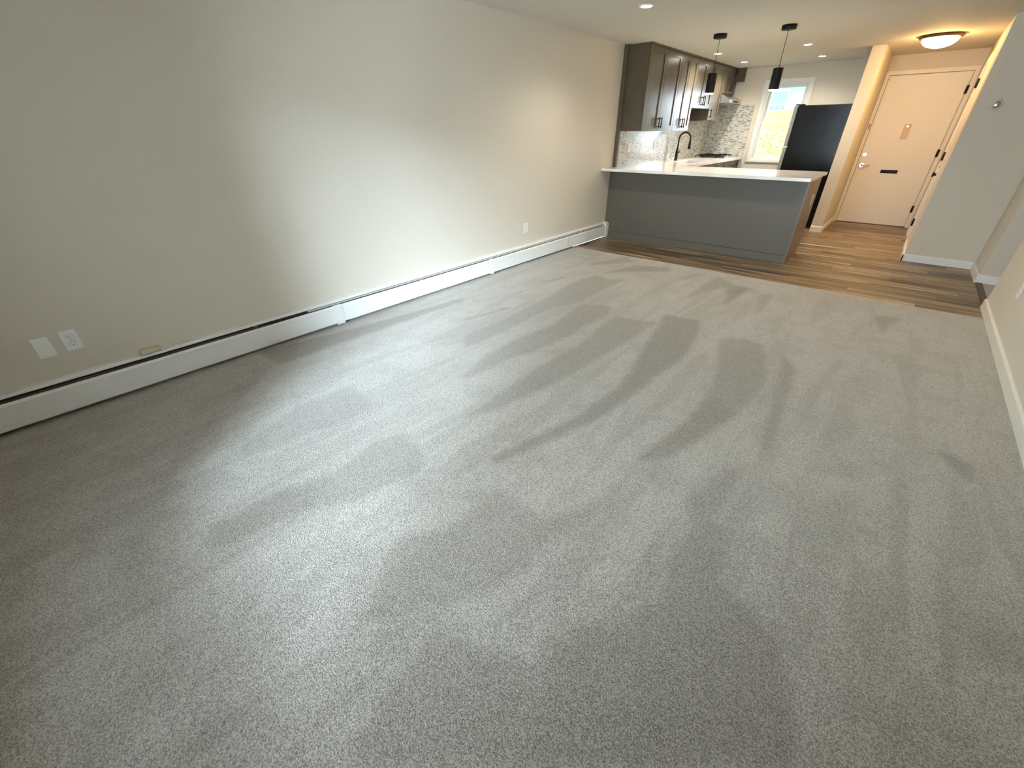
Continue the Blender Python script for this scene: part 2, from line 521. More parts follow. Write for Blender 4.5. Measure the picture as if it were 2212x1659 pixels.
def carpet(name, x0, x1, y0, y1, step, strokes, label):
    nx, ny = int((x1 - x0) / step), int((y1 - y0) / step)
    xs = [x0 + (x1 - x0) * i / nx for i in range(nx + 1)]
    ys = [y0 + (y1 - y0) * j / ny for j in range(ny + 1)]
    lay = [0.0] * ((nx + 1) * (ny + 1))
    sx, sy = (x1 - x0) / nx, (y1 - y0) / ny
    rnd = random.Random(3)
    for P in strokes:
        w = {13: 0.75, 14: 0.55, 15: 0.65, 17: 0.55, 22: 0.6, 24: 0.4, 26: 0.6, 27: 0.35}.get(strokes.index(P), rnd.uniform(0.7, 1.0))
        j0 = max(0, int((min(p[1] for p in P) - y0) / sy) - 1)
        j1 = min(ny, int((max(p[1] for p in P) - y0) / sy) + 1)
        for j in range(j0, j1 + 1):
            # wobble the scanline so stroke borders are ragged like pushed pile
            yy = ys[j] + rnd.uniform(-0.008, 0.008)
            cr = []
            for (ax, ay), (bx, by) in zip(P, P[1:] + P[:1]):
                if (ay > yy) != (by > yy):
                    cr.append(ax + (yy - ay) / (by - ay) * (bx - ax) + rnd.uniform(-0.008, 0.008))
            cr.sort()
            for a, c in zip(cr[::2], cr[1::2]):
                for i in range(max(0, int((a - x0) / sx)), min(nx, int((c - x0) / sx)) + 1):
                    if a <= xs[i] <= c:
                        k = j * (nx + 1) + i
                        lay[k] = max(lay[k], w)
    for _ in range(3):     # soften
        out = lay[:]
        for j in range(1, ny):
            r0 = j * (nx + 1)
            for i in range(1, nx):
                k = r0 + i
                out[k] = (lay[k] * 2 + lay[k - 1] + lay[k + 1] + lay[k - nx - 1] + lay[k + nx + 1]) / 6
        lay = out
    verts = [(xx, yy, 0.0015) for yy in ys for xx in xs]
    faces = [(j * (nx + 1) + i, j * (nx + 1) + i + 1, (j + 1) * (nx + 1) + i + 1, (j + 1) * (nx + 1) + i) for j in range(ny) for i in range(nx)]
    # skirt down to the slab
    n = len(verts)
    loop = [i for i in range(nx + 1)] + [j * (nx + 1) + nx for j in range(1, ny + 1)] + [ny * (nx + 1) + i for i in range(nx - 1, -1, -1)] + [j * (nx + 1) for j in range(ny - 1, 0, -1)]
    for k in loop:
        verts.append((verts[k][0], verts[k][1], -0.06))
    for k in range(len(loop)):
        k2 = (k + 1) % len(loop)
        faces.append((loop[k2], loop[k], n + k, n + k2))
    me = bpy.data.meshes.new(name)
    me.from_pydata(verts, [], faces)
    at = me.attributes.new('pile', 'FLOAT', 'POINT')
    at.data.foreach_set('value', lay + [0.0] * len(loop))
    me.materials.append(M['carpet'])
    o = bpy.data.objects.new(name, me)
    COL.objects.link(o)
    o['kind'] = 'structure'
    o['label'] = label
    o['category'] = 'carpet'
    return o
carpet('floor_carpet', 0, XR, YF, YC, 0.018, STROKES, 'beige-grey cut pile carpet with vacuum strokes over the living room')
carpet('floor_hall', XR + 0.05, 5.63, 5.41, 6.36, 0.05, [], 'tan carpet in the side hall beyond the dark strip')
S('trim_1', B().box(XR, XR + 0.05, 5.41, 6.36, -0.03, 0.006).bev(0.002), M['threshold'], 'dark brown wood transition strip at the side hall opening', 'threshold strip')

# baseboards --------------------------------------------------------
BH, BT = 0.082, 0.013
def base_prof(): return [(0, 0), (BT, 0), (BT, BH - 0.012), (BT * 0.35, BH), (0, BH)]
b = B().prism([(XR - p, z) for p, z in base_prof()], 1, YF, 5.41 + BT)
b.box(XR, XR + 0.12, 5.41, 5.41 + BT, 0, BH)
S('baseboard_right', b, M['cream'], 'cream baseboard along the right wall above the carpet', 'baseboard')
S('baseboard_closet', B().prism([(6.968 - p, z) for p, z in base_prof()], 0, 3.481, XR), M['trim'], 'white baseboard under the wall with the thermostat', 'baseboard')
S('baseboard_return', B().prism([(XR - p, z) for p, z in base_prof()], 1, 6.36, 6.968), M['cream'], 'short baseboard on the shaded wall return', 'baseboard')
S('baseboard_hall', B().prism([(6.36 - p, z) for p, z in base_prof()], 0, XR - BT, 5.63), M['trim'], 'white baseboard at the far wall of the side hall', 'baseboard')
b = B().prism([(8.263 - p, z) for p, z in base_prof()], 0, 2.3104, 2.4557 + BT)
b.prism([(2.4557 + p, z) for p, z in base_prof()], 1, 8.263, YB)
S('baseboard_partition', b, M['trim'], 'white baseboard wrapping the partition wall by the entry', 'baseboard')
b = B().prism([(3.494 - p, z) for p, z in base_prof()], 1, 6.968 - BT, 7.905)
b.prism([(3.494 - p, z) for p, z in base_prof()], 1, 8.815, YB)
S('baseboard_entry', b, M['trim'], 'white baseboard on the right side of the entry', 'baseboard')

# ================================================================== WINDOWS
def casing_rect(x0, x1, z0, z1, w, y_wall, d, miter=True):
    """picture-frame casing on the room face (y = y_wall, projecting toward -y by d)"""
    b = B()
    prof = [(0, 0), (0, d * 0.55), (w * 0.25, d), (w * 0.75, d * 0.8), (w, d * 0.45), (w, 0)]   # (inset, projection) from the outside in
    def ring(i):
        o, p = prof[i]
        return [b.bm.verts.new(q) for q in ((x0 + o, y_wall - p, z0 + o), (x1 - o, y_wall - p, z0 + o), (x1 - o, y_wall - p, z1 - o), (x0 + o, y_wall - p, z1 - o))]
    R = [ring(i) for i in range(len(prof))]
    for a, c in zip(R, R[1:] + R[:1]):
        for k in range(4):
            b.bm.faces.new((a[k], a[(k + 1) % 4], c[(k + 1) % 4], c[k]))
    bmesh.ops.recalc_face_normals(b.bm, faces=b.bm.faces[:])
    return b

def frame_rect(x0, x1, z0, z1, w, y0, y1):
    b = B()
    b.box(x0, x0 + w, y0, y1, z0, z1)
    b.box(x1 - w, x1, y0, y1, z0, z1)
    b.box(x0 + w, x1 - w, y0, y1, z0, z0 + w)
    b.box(x0 + w, x1 - w, y0, y1, z1 - w, z1)
    return b

win = thing('window_1', 'white double-hung kitchen window between the tile and the refrigerator', 'window', (1.187, YB, 0.85), kind='structure')
put('casing', casing_rect(0.805, 1.560, 0.848, 2.110, 0.078, YB - 0.0005, 0.024), M['sill'], win)
put('jamb', frame_rect(W1[0], W1[1], W1[2], W1[3], 0.018, YB + 0.0, YB + 0.15), M['sill'], win)
up = put('upper_sash', frame_rect(0.903, 1.472, 1.470, 2.017, 0.038, YB + 0.075, YB + 0.105), M['sill'], win)
put('glass_pane', B().box(0.94, 1.435, YB + 0.088, YB + 0.092, 1.507, 1.980), M['glass'], up)
lo = put('lower_sash', frame_rect(0.903, 1.472, 0.943, 1.512, 0.040, YB + 0.035, YB + 0.065), M['sill'], win)
put('glass_pane', B().box(0.942, 1.433, YB + 0.048, YB + 0.052, 0.982, 1.473), M['glass'], lo)
put('sash_lock', B().box(1.16, 1.215, YB + 0.03, YB + 0.055, 1.512, 1.524).bev(0.003), M['white'], lo)

w2 = thing('window_2', 'large living room window opposite the kitchen', 'window', ((W2[0] + W2[1]) / 2, YF, W2[2]), kind='structure')
put('casing', frame_rect(W2[0] - 0.07, W2[1] + 0.07, W2[2] - 0.07, W2[3] + 0.07, 0.07, YF + 0.001, YF + 0.02), M['trim'], w2)
put('frame', frame_rect(W2[0], W2[1], W2[2], W2[3], 0.04, YF - 0.11, YF - 0.05), M['trim'], w2)
put('mullion', B().box((W2[0] + W2[1]) / 2 - 0.02, (W2[0] + W2[1]) / 2 + 0.02, YF - 0.11, YF - 0.05, W2[2] + 0.04, W2[3] - 0.04), M['trim'], w2)
for a, c in ((W2[0] + 0.04, (W2[0] + W2[1]) / 2 - 0.02), ((W2[0] + W2[1]) / 2 + 0.02, W2[1] - 0.04)):
    put('glass_pane', B().box(a, c, YF - 0.083, YF - 0.079, W2[2] + 0.04, W2[3] - 0.04), M['glass'], w2)

S('added_eave', B().box(-0.15, 5.75, YF - 1.35, YF - 0.15, H + 0.02, H + 0.14), M['trim'], 'unseen eave added over the living room window to cut the skylight', 'eave')  # unseen eave, added to keep high skylight off the near carpet

# ================================================================== DOORS
XD0, XD1, ZD = 2.508, 3.426, 2.046
d1 = thing('door_1', 'white flat entry door with mail slot and lever handle', 'door', (2.967, YB, 0), kind='structure')
leaf = put('leaf', B().box(XD0 + 0.002, XD1 - 0.002, YB - 0.006, YB + 0.038, 0.014, ZD - 0.004).bev(0.002), M['door'], d1)
b = B()
b.box(2.460, XD0 - 0.004, YB - 0.016, YB - 0.0005, 0, 2.098)
b.box(XD1 + 0.004, 3.478, YB - 0.016, YB - 0.0005, 0, 2.098)
b.box(XD0 - 0.004, XD1 + 0.004, YB - 0.016, YB - 0.0005, ZD + 0.006, 2.098)
b.box(2.4901, XD0 - 0.004, YB, YB + 0.1, 0, 2.0645)
b.box(XD0 - 0.004, XD1 + 0.004, YB, YB + 0.1, ZD + 0.004, 2.0645)
b.box(XD0 - 0.004, XD0 + 0.016, YB + 0.0385, YB + 0.1, 0.011, ZD + 0.004)
b.box(XD1 - 0.016, XD1 + 0.004, YB + 0.0385, YB + 0.1, 0.011, ZD + 0.004)
b.box(XD0 + 0.016, XD1 - 0.016, YB + 0.0385, YB + 0.1, ZD - 0.016, ZD + 0.004)
b.box(XD1 + 0.004, 3.4449, YB, YB + 0.1, 0, 2.0645)
put('casing', b, M['door'], d1)
put('threshold', B().box(2.492, 3.443, YB - 0.02, YB + 0.06, 0.0, 0.011), M['threshold'], d1)
db = put('deadbolt', B().tube([(2.562, YB - 0.006, 1.02), (2.562, YB - 0.020, 1.02)], [0.032, 0.026], 20), M['nickel'], leaf)
lv = B().tube([(2.572, YB - 0.006, 0.868), (2.572, YB - 0.012, 0.868), (2.572, YB - 0.018, 0.868)], [0.042, 0.042, 0.034], 26)
lv.tube([(2.572, YB - 0.014, 0.868), (2.572, YB - 0.055, 0.868)], 0.012)
lv.tube([(2.565, YB - 0.055, 0.868), (2.60, YB - 0.055, 0.870), (2.675, YB - 0.050, 0.870)], [0.016, 0.014, 0.011])
put('lever_handle', lv, M['nickel'], leaf)
b = frame_rect(2.833, 3.072, 0.752, 0.826, 0.012, YB - 0.014, YB - 0.006)
ms = put('mail_slot', b, M['door'], leaf)
put('slot_flap', B().box(2.845, 3.060, YB - 0.0105, YB - 0.006, 0.764, 0.814), M['black'], ms)
pk = put('knocker_plate', B().box(2.914, 3.000, YB - 0.014, YB - 0.006, 1.232, 1.428).bev(0.006), M['plate'], leaf)
put('peephole', B().tube([(2.957, YB - 0.014, 1.400), (2.957, YB - 0.022, 1.400)], 0.010, 14), M['chrome'], pk)
for z in (1.832, 1.055, 0.279):
    put('hinge', B().tube([(XD1 + 0.010, YB - 0.022, z - 0.05), (XD1 + 0.010, YB - 0.022, z + 0.05)], 0.0085, 10).box(XD1 - 0.012, XD1 + 0.006, YB - 0.020, YB - 0.0165, z - 0.05, z + 0.05), M['black'], d1)
put('strike_plate', B().box(2.4795, 2.4925, YB - 0.022, YB - 0.016, 1.365, 1.435), M['bronze'], d1)
put('screw', B().tube([(2.525, YB - 0.006, 1.995), (2.525, YB - 0.009, 1.995)], 0.008, 10), M['plate'], leaf)

d2 = thing('door_2', 'white side door with black hinges seen edge-on in the entry', 'door', (3.494, 8.36, 0), kind='structure')
leaf2 = put('leaf', B().box(3.500, 3.536, 7.985, 8.735, 0.012, 2.022).bev(0.002), M['door'], d2)
b = B()
b.box(3.480, 3.4935, 7.905, 7.975, 0, 2.095)
b.box(3.480, 3.4935, 8.745, 8.815, 0, 2.095)
b.box(3.480, 3.4935, 7.975, 8.745, 2.030, 2.095)
put('casing', b, M['door'], d2)
for z in (1.855, 1.045, 0.195):
    put('hinge', B().tube([(3.487, 8.742, z - 0.05), (3.487, 8.742, z + 0.05)], 0.009, 10).box(3.4965, 3.4995, 8.69, 8.735, z - 0.05, z + 0.05).box(3.476, 3.4795, 8.75, 8.80, z - 0.05, z + 0.05), M['black'], d2)
kn = B().tube([(3.500, 8.045, 0.865), (3.470, 8.045, 0.865), (3.455, 8.045, 0.865), (3.440, 8.045, 0.865)], [0.010, 0.014, 0.030, 0.024], 16)
put('knob', kn, M['black'], leaf2)
put('deadbolt', B().tube([(3.500, 8.045, 0.955), (3.478, 8.045, 0.955)], [0.018, 0.014], 14), M['black'], leaf2)

# ================================================================== BASEBOARD HEATER
HB = thing('baseboard_heater', 'long white metal baseboard heater along the left wall', 'heater', (0.03, 2.6, 0))
Y0, Y1 = YF + 0.01, 5.945
put('back_plate', B().box(0.0005, 0.004, Y0, Y1, 0.012, 0.200), M['white'], HB)
put('top_hood', B().prism([(0.0005, 0.214), (0.026, 0.209), (0.031, 0.201), (0.031, 0.192), (0.0285, 0.192), (0.0285, 0.200), (0.025, 0.206), (0.0005, 0.210)], 1, Y0, 5.83), M['white'], HB)
def panel_prof(): return [(0.0585, 0.030), (0.0585, 0.160), (0.050, 0.172), (0.043, 0.1725), (0.043, 0.170), (0.049, 0.169), (0.0565, 0.159), (0.0565, 0.032), (0.050, 0.032), (0.050, 0.030)]
for a, c in ((Y0, 1.512), (1.516, 3.345), (3.349, 4.853), (4.857, 5.83)):
    put('front_panel', B().prism(panel_prof(), 1, a, c), M['white'], HB)
def cover_prof(g): return [(0.0587, 0.016), (0.0587 + g, 0.016), (0.0587 + g, 0.162), (0.050 + g, 0.1745), (0.040, 0.1755), (0.040, 0.173), (0.050, 0.1725), (0.0587, 0.161)]
for a, c in ((1.490, 1.560), (3.335, 3.393)):
    put('splice_cover', B().prism(cover_prof(0.004), 1, a, c), M['white'], HB)
put('end_cap', B().prism([(0.0005, 0.010), (0.066, 0.010), (0.066, 0.175), (0.052, 0.205), (0.030, 0.219), (0.0005, 0.219)], 1, 5.826, Y1), M['white'], HB)
put('damper', B().prism([(0.0290, 0.188), (0.0310, 0.1895), (0.0425, 0.1795), (0.0410, 0.178)], 1, 1.29, 5.80), M['damper'], HB)
put('damper_edge', B().prism([(0.0290, 0.181), (0.0305, 0.182), (0.0430, 0.1745), (0.0415, 0.1735)], 1, Y0, 1.0), M['fin'], HB)
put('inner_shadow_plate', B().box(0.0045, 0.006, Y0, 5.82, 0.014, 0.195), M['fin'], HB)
fb = B()
fb.tube([(0.03, Y0, 0.085), (0.03, 5.82, 0.085)], 0.011, 10)
yy = Y0 + 0.02
while yy < 5.8:
    fb.box(0.008, 0.052, yy, yy + 0.0015, 0.055, 0.118)
    yy += 0.022
put('fin_element', fb, M['fin'], HB, kind='stuff')
for yy in (0.9, 2.4, 3.9, 5.2):
    put('bracket', B().prism([(0.006, 0.03), (0.056, 0.03), (0.056, 0.036), (0.010, 0.05), (0.010, 0.19), (0.006, 0.19)], 1, yy, yy + 0.025), M['damper'], HB)

# small junction box lying on the heater with its wire
jb = thing('wire_connector', 'small ivory connector box lying on top of the heater near the outlet', 'connector', (0.03, 0.32, 0.205))
put('body', B().box(0.003, 0.044, 0.250, 0.352, 0.2148, 0.243).bev(0.005), M['ivory'], jb)
put('wire', B().tube([(0.020, 0.351, 0.222), (0.024, 0.37, 0.218), (0.018, 0.41, 0.224), (0.010, 0.46, 0.219), (0.005, 0.50, 0.218)], 0.0022, 8), M['ivory'], jb)

# ================================================================== WALL PLATES
def plate_x(name, label, cat, x, s, yc, zc, kind, w=0.07, h=0.114, group=None):
    """cover plate on a wall x = const; s=+1 faces +x, -1 faces -x"""
    t = thing(name, label, cat, (x, yc, zc - h / 2), group)
    b = B().box(min(x + s * 0.0005, x + s * 0.006), max(x + s * 0.0005, x + s * 0.006), yc - w / 2, yc + w / 2, zc - h / 2, zc + h / 2).bev(0.0022)
    put('cover_plate', b, M['plastic'], t)
    if kind == 'outlet':
        for dz in (-0.0195, 0.0195):
            rb = B()
            pts = []
            for k in range(24):
                a = 2 * math.pi * k / 24
                pts.append((yc + 0.0168 * max(-1, min(1, 1.25 * math.cos(a))), zc + dz + 0.0168 * max(-0.8, min(0.8, math.sin(a)))))
            rb.prism(pts, 0, x + s * 0.0055, x + s * 0.0078)
            r = put('receptacle', rb, M['plastic'], t)
            gp = [(yc + (p - yc) * 1.09, zc + dz + (q - zc - dz) * 1.09) for p, q in pts]
            put('receptacle_shade', B().prism(gp, 0, x + s * 0.0055, x + s * 0.0064), M['damper'], r)  # grey ring painting the shadow around the receptacle
            sl = B()
            for dy in (-0.0062, 0.0062):
                a, c = sorted((x + s * 0.0076, x + s * 0.0081))
                sl.box(a, c, yc + dy - 0.0011, yc + dy + 0.0011, zc + dz - 0.001, zc + dz + 0.0075)
            sl.tube([(x + s * 0.0076, yc, zc + dz - 0.0075), (x + s * 0.0081, yc, zc + dz - 0.0075)], 0.0026, 10)
            put('slots', sl, M['dark'], r)
        put('screw', B().tube([(x + s * 0.0058, yc, zc), (x + s * 0.0072, yc, zc)], 0.0028, 10), M['chrome'], t)
    elif kind == 'blank':
        for dz in (-0.042, 0.042):
            put('screw', B().tube([(x + s * 0.0058, yc, zc + dz), (x + s * 0.0068, yc, zc + dz)], 0.0026, 10), M['plastic'], t)
    elif kind == 'rocker':
        a, c = sorted((x + s * 0.0055, x + s * 0.0085))
        put('rocker_insert', B().box(a, c, yc - 0.0165, yc + 0.0165, zc - 0.033, zc + 0.033).bev(0.0012), M['plastic'], t)
    return t
plate_x('blank_wall_plate', 'blank white wall plate low on the left wall, beside the duplex outlet', 'wall plate', 0, 1, -0.109, 0.391, 'blank')
plate_x('duplex_outlet', 'white duplex outlet low on the left wall, beside the blank plate', 'outlet', 0, 1, 0.004, 0.398, 'outlet')
plate_x('duplex_outlet', 'white duplex outlet on the left wall above the far heater section', 'outlet', 0, 1, 4.02, 0.400, 'outlet')
plate_x('duplex_outlet', 'white outlet low on the right wall at the photo edge', 'outlet', XR, -1, 4.58, 0.378, 'outlet')

# round thermostat
th = thing('round_thermostat', 'small round thermostat on the short wall right of the entry', 'thermostat', (3.655, 6.968, 1.53))
def disc_y(prof, c, seg=32):
    b = B()
    b.lathe([(r, d) for r, d in prof], (0, 0), seg)
    for v in b.bm.verts:
        x_, y_, z_ = v.co
        v.co = (c[0] + x_, c[1] - z_, c[2] + y_)
    bmesh.ops.recalc_face_normals(b.bm, faces=b.bm.faces[:])
    return b
put('base_ring', disc_y([(0, 0.0005), (0.050, 0.0005), (0.050, 0.008), (0.046, 0.013), (0.030, 0.015), (0, 0.015)], (3.655, 6.968, 1.569)), M['paint'], th)
put('dial', disc_y([(0, 0.015), (0.029, 0.015), (0.028, 0.026), (0.022, 0.031), (0, 0.032)], (3.655, 6.968, 1.569)), M['steel'], th)

# ================================================================== KITCHEN CABINETS
XU = 0.342
def shaker_x(y0, y1, z0, z1, xb, xf, rail=0.062, rec=0.011):
    g = 0.0026
    y0, y1, z0, z1 = y0 + g, y1 - g, z0 + g, z1 - g
    b = B()
    b.box(xb, xf, y0, y0 + rail, z0, z1)
    b.box(xb, xf, y1 - rail, y1, z0, z1)
    b.box(xb, xf, y0 + rail, y1 - rail, z0, z0 + rail)
    b.box(xb, xf, y0 + rail, y1 - rail, z1 - rail, z1)
    b.box(xb, xf - rec, y0 + rail, y1 - rail, z0 + rail, z1 - rail)
    return b
def pull_x(y, z, x, vertical=True, L=0.128):
    b = B()
    h = L / 2
    xo = x + 0.032
    if vertical:
        b.tube([(xo, y, z - h), (xo, y, z + h)], 0.0072, 10)
        for dz in (-h * 0.7, h * 0.7):
            b.tube([(x, y, z + dz), (xo, y, z + dz)], 0.0048, 8)
    else:
        b.tube([(xo, y - h, z), (xo, y + h, z)], 0.0072, 10)
        for dy in (-h * 0.7, h * 0.7):
            b.tube([(x, y + dy, z), (xo, y + dy, z)], 0.0048, 8)
    return b
ZT = 2.268
def upper(label, y0, y1, z0, doors):
    t = thing('upper_cabinet', label, 'cabinet', (0.17, (y0 + y1) / 2, z0), 'taupe upper cabinets on the left kitchen wall')
    put('body', B().box(0.0125, 0.321, y0 + 0.0005, y1 - 0.0005, z0, ZT + 0.0005), M['taupe'], t)
    for a, c, hy in doors:
        d = put('door', shaker_x(a, c, z0 + 0.001, ZT, 0.3215, XU), M['taupe'], t)
        zc = z0 + 0.098 if z0 < 1.85 else z0 + 0.105
        put('handle', pull_x(hy, zc, XU), M['black'], d)
upper('nearest tall upper cabinet, its dark end panel facing the living room', 5.992, 6.992, 1.366, [(5.992, 6.488, 6.452), (6.488, 6.992, 6.524)])
upper('narrow tall upper cabinet with two doors, second from the living room', 6.992, 7.608, 1.366, [(6.992, 7.300, 7.264), (7.300, 7.608, 7.336)])
upper('shorter upper cabinet above the sink, behind the left pendant', 7.608, 8.388, 1.668, [(7.608, 7.998, 7.962), (7.998, 8.388, 8.034)])
upper('single-door upper cabinet between the sink cabinet and the range hood', 8.388, 8.842, 1.512, [(8.388, 8.842, 8.425)])
upper('small upper cabinet over the range hood at the back wall', 8.842, YB - 0.002, 1.902, [(8.842, 9.180, 9.145), (9.180, YB - 0.002, 9.215)])
put('cabinet_crown', B().box(0.0125, XU + 0.006, 5.988, YB - 0.001, ZT + 0.001, H - 0.0005), M['taupe'], label='dark crown strip closing the upper cabinets to the ceiling', category='trim')
put('filler_strip', B().box(0.0005, 0.052, 5.945, 5.9875, CT + 0.0005, H - 0.0005), M['taupe'], label='tall dark filler strip from counter to ceiling beside the beige wall', category='trim')
put('filler_block', B().box(0.349, 0.470, YB - 0.07, YB - 0.001, 2.094, H - 0.0005), M['taupe'], label='dark corner block under the ceiling at the far cabinet end', category='trim')

# hood
hd = thing('range_hood', 'stainless under-cabinet range hood over the cooktop', 'range hood', (0.25, 9.18, 1.765))
hb = B().prism([(0.0125, 1.9005), (0.335, 1.9005), (0.490, 1.815), (0.490, 1.768), (0.0125, 1.768)], 1, 8.855, YB - 0.004)
put('shell', hb, M['steel'], hd)
put('filter', B().box(0.05, 0.46, 8.90, 9.47, 1.760, 1.7675), M['damper'], hd)
put('lamp_lens', B().box(0.40, 0.45, 9.02, 9.10, 1.758, 1.7599), M['plastic'], hd)
put('control_strip', B().box(0.4905, 0.494, 9.05, 9.33, 1.780, 1.800), M['black'], hd)

# counter: L-shaped slab with sink cut-out
PX1, PY0, PY1 = 2.470, 5.655, 6.720
LX = 0.735
SK = (0.20, 0.60, 7.48, 8.26)
xs = [0.0005, SK[0], SK[1], LX, PX1]
ys = [PY0, PY1, SK[2], SK[3], YB - 0.0005]
def cfill(i, j):
    if i == 3:
        return j == 0
    if i == 1 and j == 2:
        return False
    return True
b = B().grid(xs, ys, CT - 0.032, CT, cfill)
put('countertop', b, M['quartz'], label='white quartz L-shaped countertop with an overhanging peninsula', category='countertop')

# backsplash (mosaic pieces far below ten pixels: relief in the material)
put('backsplash', B().box(0.0005, 0.012, 5.9885, YB - 0.0125, CT + 0.0005, 1.9), M['mosaic_y'], label='grey and cream mosaic backsplash along the left kitchen wall', category='backsplash')
put('backsplash', B().box(0.0125, 0.735, YB - 0.012, YB - 0.0005, CT + 0.0005, 1.755), M['mosaic_x'], label='mosaic backsplash on the back wall left of the window', category='backsplash')
plate_x('switch_plate', 'white rocker plate on the backsplash nearest the filler strip', 'outlet', 0.012, 1, 6.365, 1.164, 'rocker')
plate_x('duplex_outlet', 'white outlet on the backsplash left of the faucet', 'outlet', 0.012, 1, 7.215, 1.164, 'outlet')

# sink and faucet
sk = thing('sink', 'stainless undermount sink below the black faucet', 'sink', (0.40, 7.87, 0.70))
sb = B()
sb.box(SK[0] - 0.012, SK[0], SK[2] - 0.012, SK[3] + 0.012, 0.70, CT - 0.0325)
sb.box(SK[1], SK[1] + 0.012, SK[2] - 0.012, SK[3] + 0.012, 0.70, CT - 0.0325)
sb.box(SK[0], SK[1], SK[2] - 0.012, SK[2], 0.70, CT - 0.0325)
sb.box(SK[0], SK[1], SK[3], SK[3] + 0.012, 0.70, CT - 0.0325)
sb.box(SK[0], SK[1], SK[2], SK[3], 0.70, 0.712)
put('basin', sb, M['steel'], sk)
put('drain', B().lathe([(0, 0.7122), (0.04, 0.7122), (0.045, 0.716), (0.03, 0.7135), (0, 0.7135)], (0.4, 7.87)), M['chrome'], sk)
fx, fy = 0.120, 7.90
fa = thing('faucet', 'matte black gooseneck pull-down faucet at the sink', 'faucet', (fx, fy, CT))
put('base', B().lathe([(0, CT + 0.0005), (0.030, CT + 0.0005), (0.030, CT + 0.010), (0.025, CT + 0.014), (0.023, CT + 0.13), (0.015, CT + 0.19), (0, CT + 0.19)], (fx, fy), 24), M['black'], fa)
pts, rr = [], []
for z in (CT + 0.17, CT + 0.22, CT + 0.28, CT + 0.312):
    pts.append((fx, fy, z))
    rr.append(0.0125)
R = 0.095
for k in range(1, 15):
    a = math.pi * k / 14 * 1.04
    pts.append((fx + R - R * math.cos(a), fy, CT + 0.312 + R * math.sin(a)))
    rr.append(0.0125)
neck = put('neck', B().tube(pts, rr, 14), M['black'], fa)
e = Vector(pts[-1])
dn = Vector((0.02, 0, -1)).normalized()
put('spray_head', B().tube([e, e + dn * 0.02, e + dn * 0.04, e + dn * 0.125, e + dn * 0.13], [0.0135, 0.0165, 0.018, 0.024, 0.020], 16), M['black'], fa)
put('lever', B().tube([(fx, fy + 0.02, CT + 0.11), (fx + 0.02, fy + 0.045, CT + 0.115), (fx + 0.03, fy + 0.055, CT + 0.150)], [0.011, 0.009, 0.006], 10), M['black'], fa)

# cooktop
ck = thing('gas_cooktop', 'stainless gas cooktop with black grates under the hood', 'cooktop', (0.36, 9.12, CT))
CX0, CX1, CY0, CY1 = 0.085, 0.640, 8.80, 9.44
put('tray', B().box(CX0, CX1, CY0, CY1, CT + 0.0005, CT + 0.010).bev(0.004), M['steel'], ck)
burn = [(0.21, 8.97), (0.21, 9.27), (0.44, 8.97), (0.44, 9.27)]
for bx_, by_ in burn:
    bb = put('burner', B().lathe([(0, CT + 0.0102), (0.052, CT + 0.0102), (0.048, CT + 0.018), (0.034, CT + 0.020), (0.034, CT + 0.027), (0.028, CT + 0.030), (0, CT + 0.030)], (bx_, by_), 24), M['black'], ck)
for gy0, gy1 in ((8.83, 9.115), (9.125, 9.41)):
    g = B()
    x0, x1 = 0.105, 0.550
    z0, z1 = CT + 0.036, CT + 0.048
    g.box(x0, x1, gy0, gy0 + 0.012, z0, z1)
    g.box(x0, x1, gy1 - 0.012, gy1, z0, z1)
    g.box(x0, x0 + 0.012, gy0, gy1, z0, z1)
    g.box(x1 - 0.012, x1, gy0, gy1, z0, z1)
    g.box((x0 + x1) / 2 - 0.006, (x0 + x1) / 2 + 0.006, gy0, gy1, z0, z1)
    for fxx in (x0, x1 - 0.012, (x0 + x1) / 2 - 0.006):
        for fyy in (gy0, gy1 - 0.012):
            g.box(fxx, fxx + 0.012, fyy, fyy + 0.012, CT + 0.0102, z0)
    for cx_ in (0.21, 0.44):
        cy_ = (gy0 + gy1) / 2
        for k in range(8):
            a = 2 * math.pi * (k + 0.5) / 8
            p0 = Vector((cx_ + 0.035 * math.cos(a), cy_ + 0.035 * math.sin(a), z1 + 0.010))
            p1 = Vector((cx_ + 0.112 * math.cos(a), cy_ + 0.112 * math.sin(a), z0 + 0.004))
            g.tube([p0, p1], 0.0055, 6)
    put('grate', g, M['black'], ck)
for k in range(4):
    ky = 8.93 + k * 0.125
    put('knob', B().lathe([(0, CT + 0.0102), (0.020, CT + 0.0102), (0.018, CT + 0.030), (0.014, CT + 0.034), (0, CT + 0.034)], (0.598, ky), 18), M['chrome'], ck)

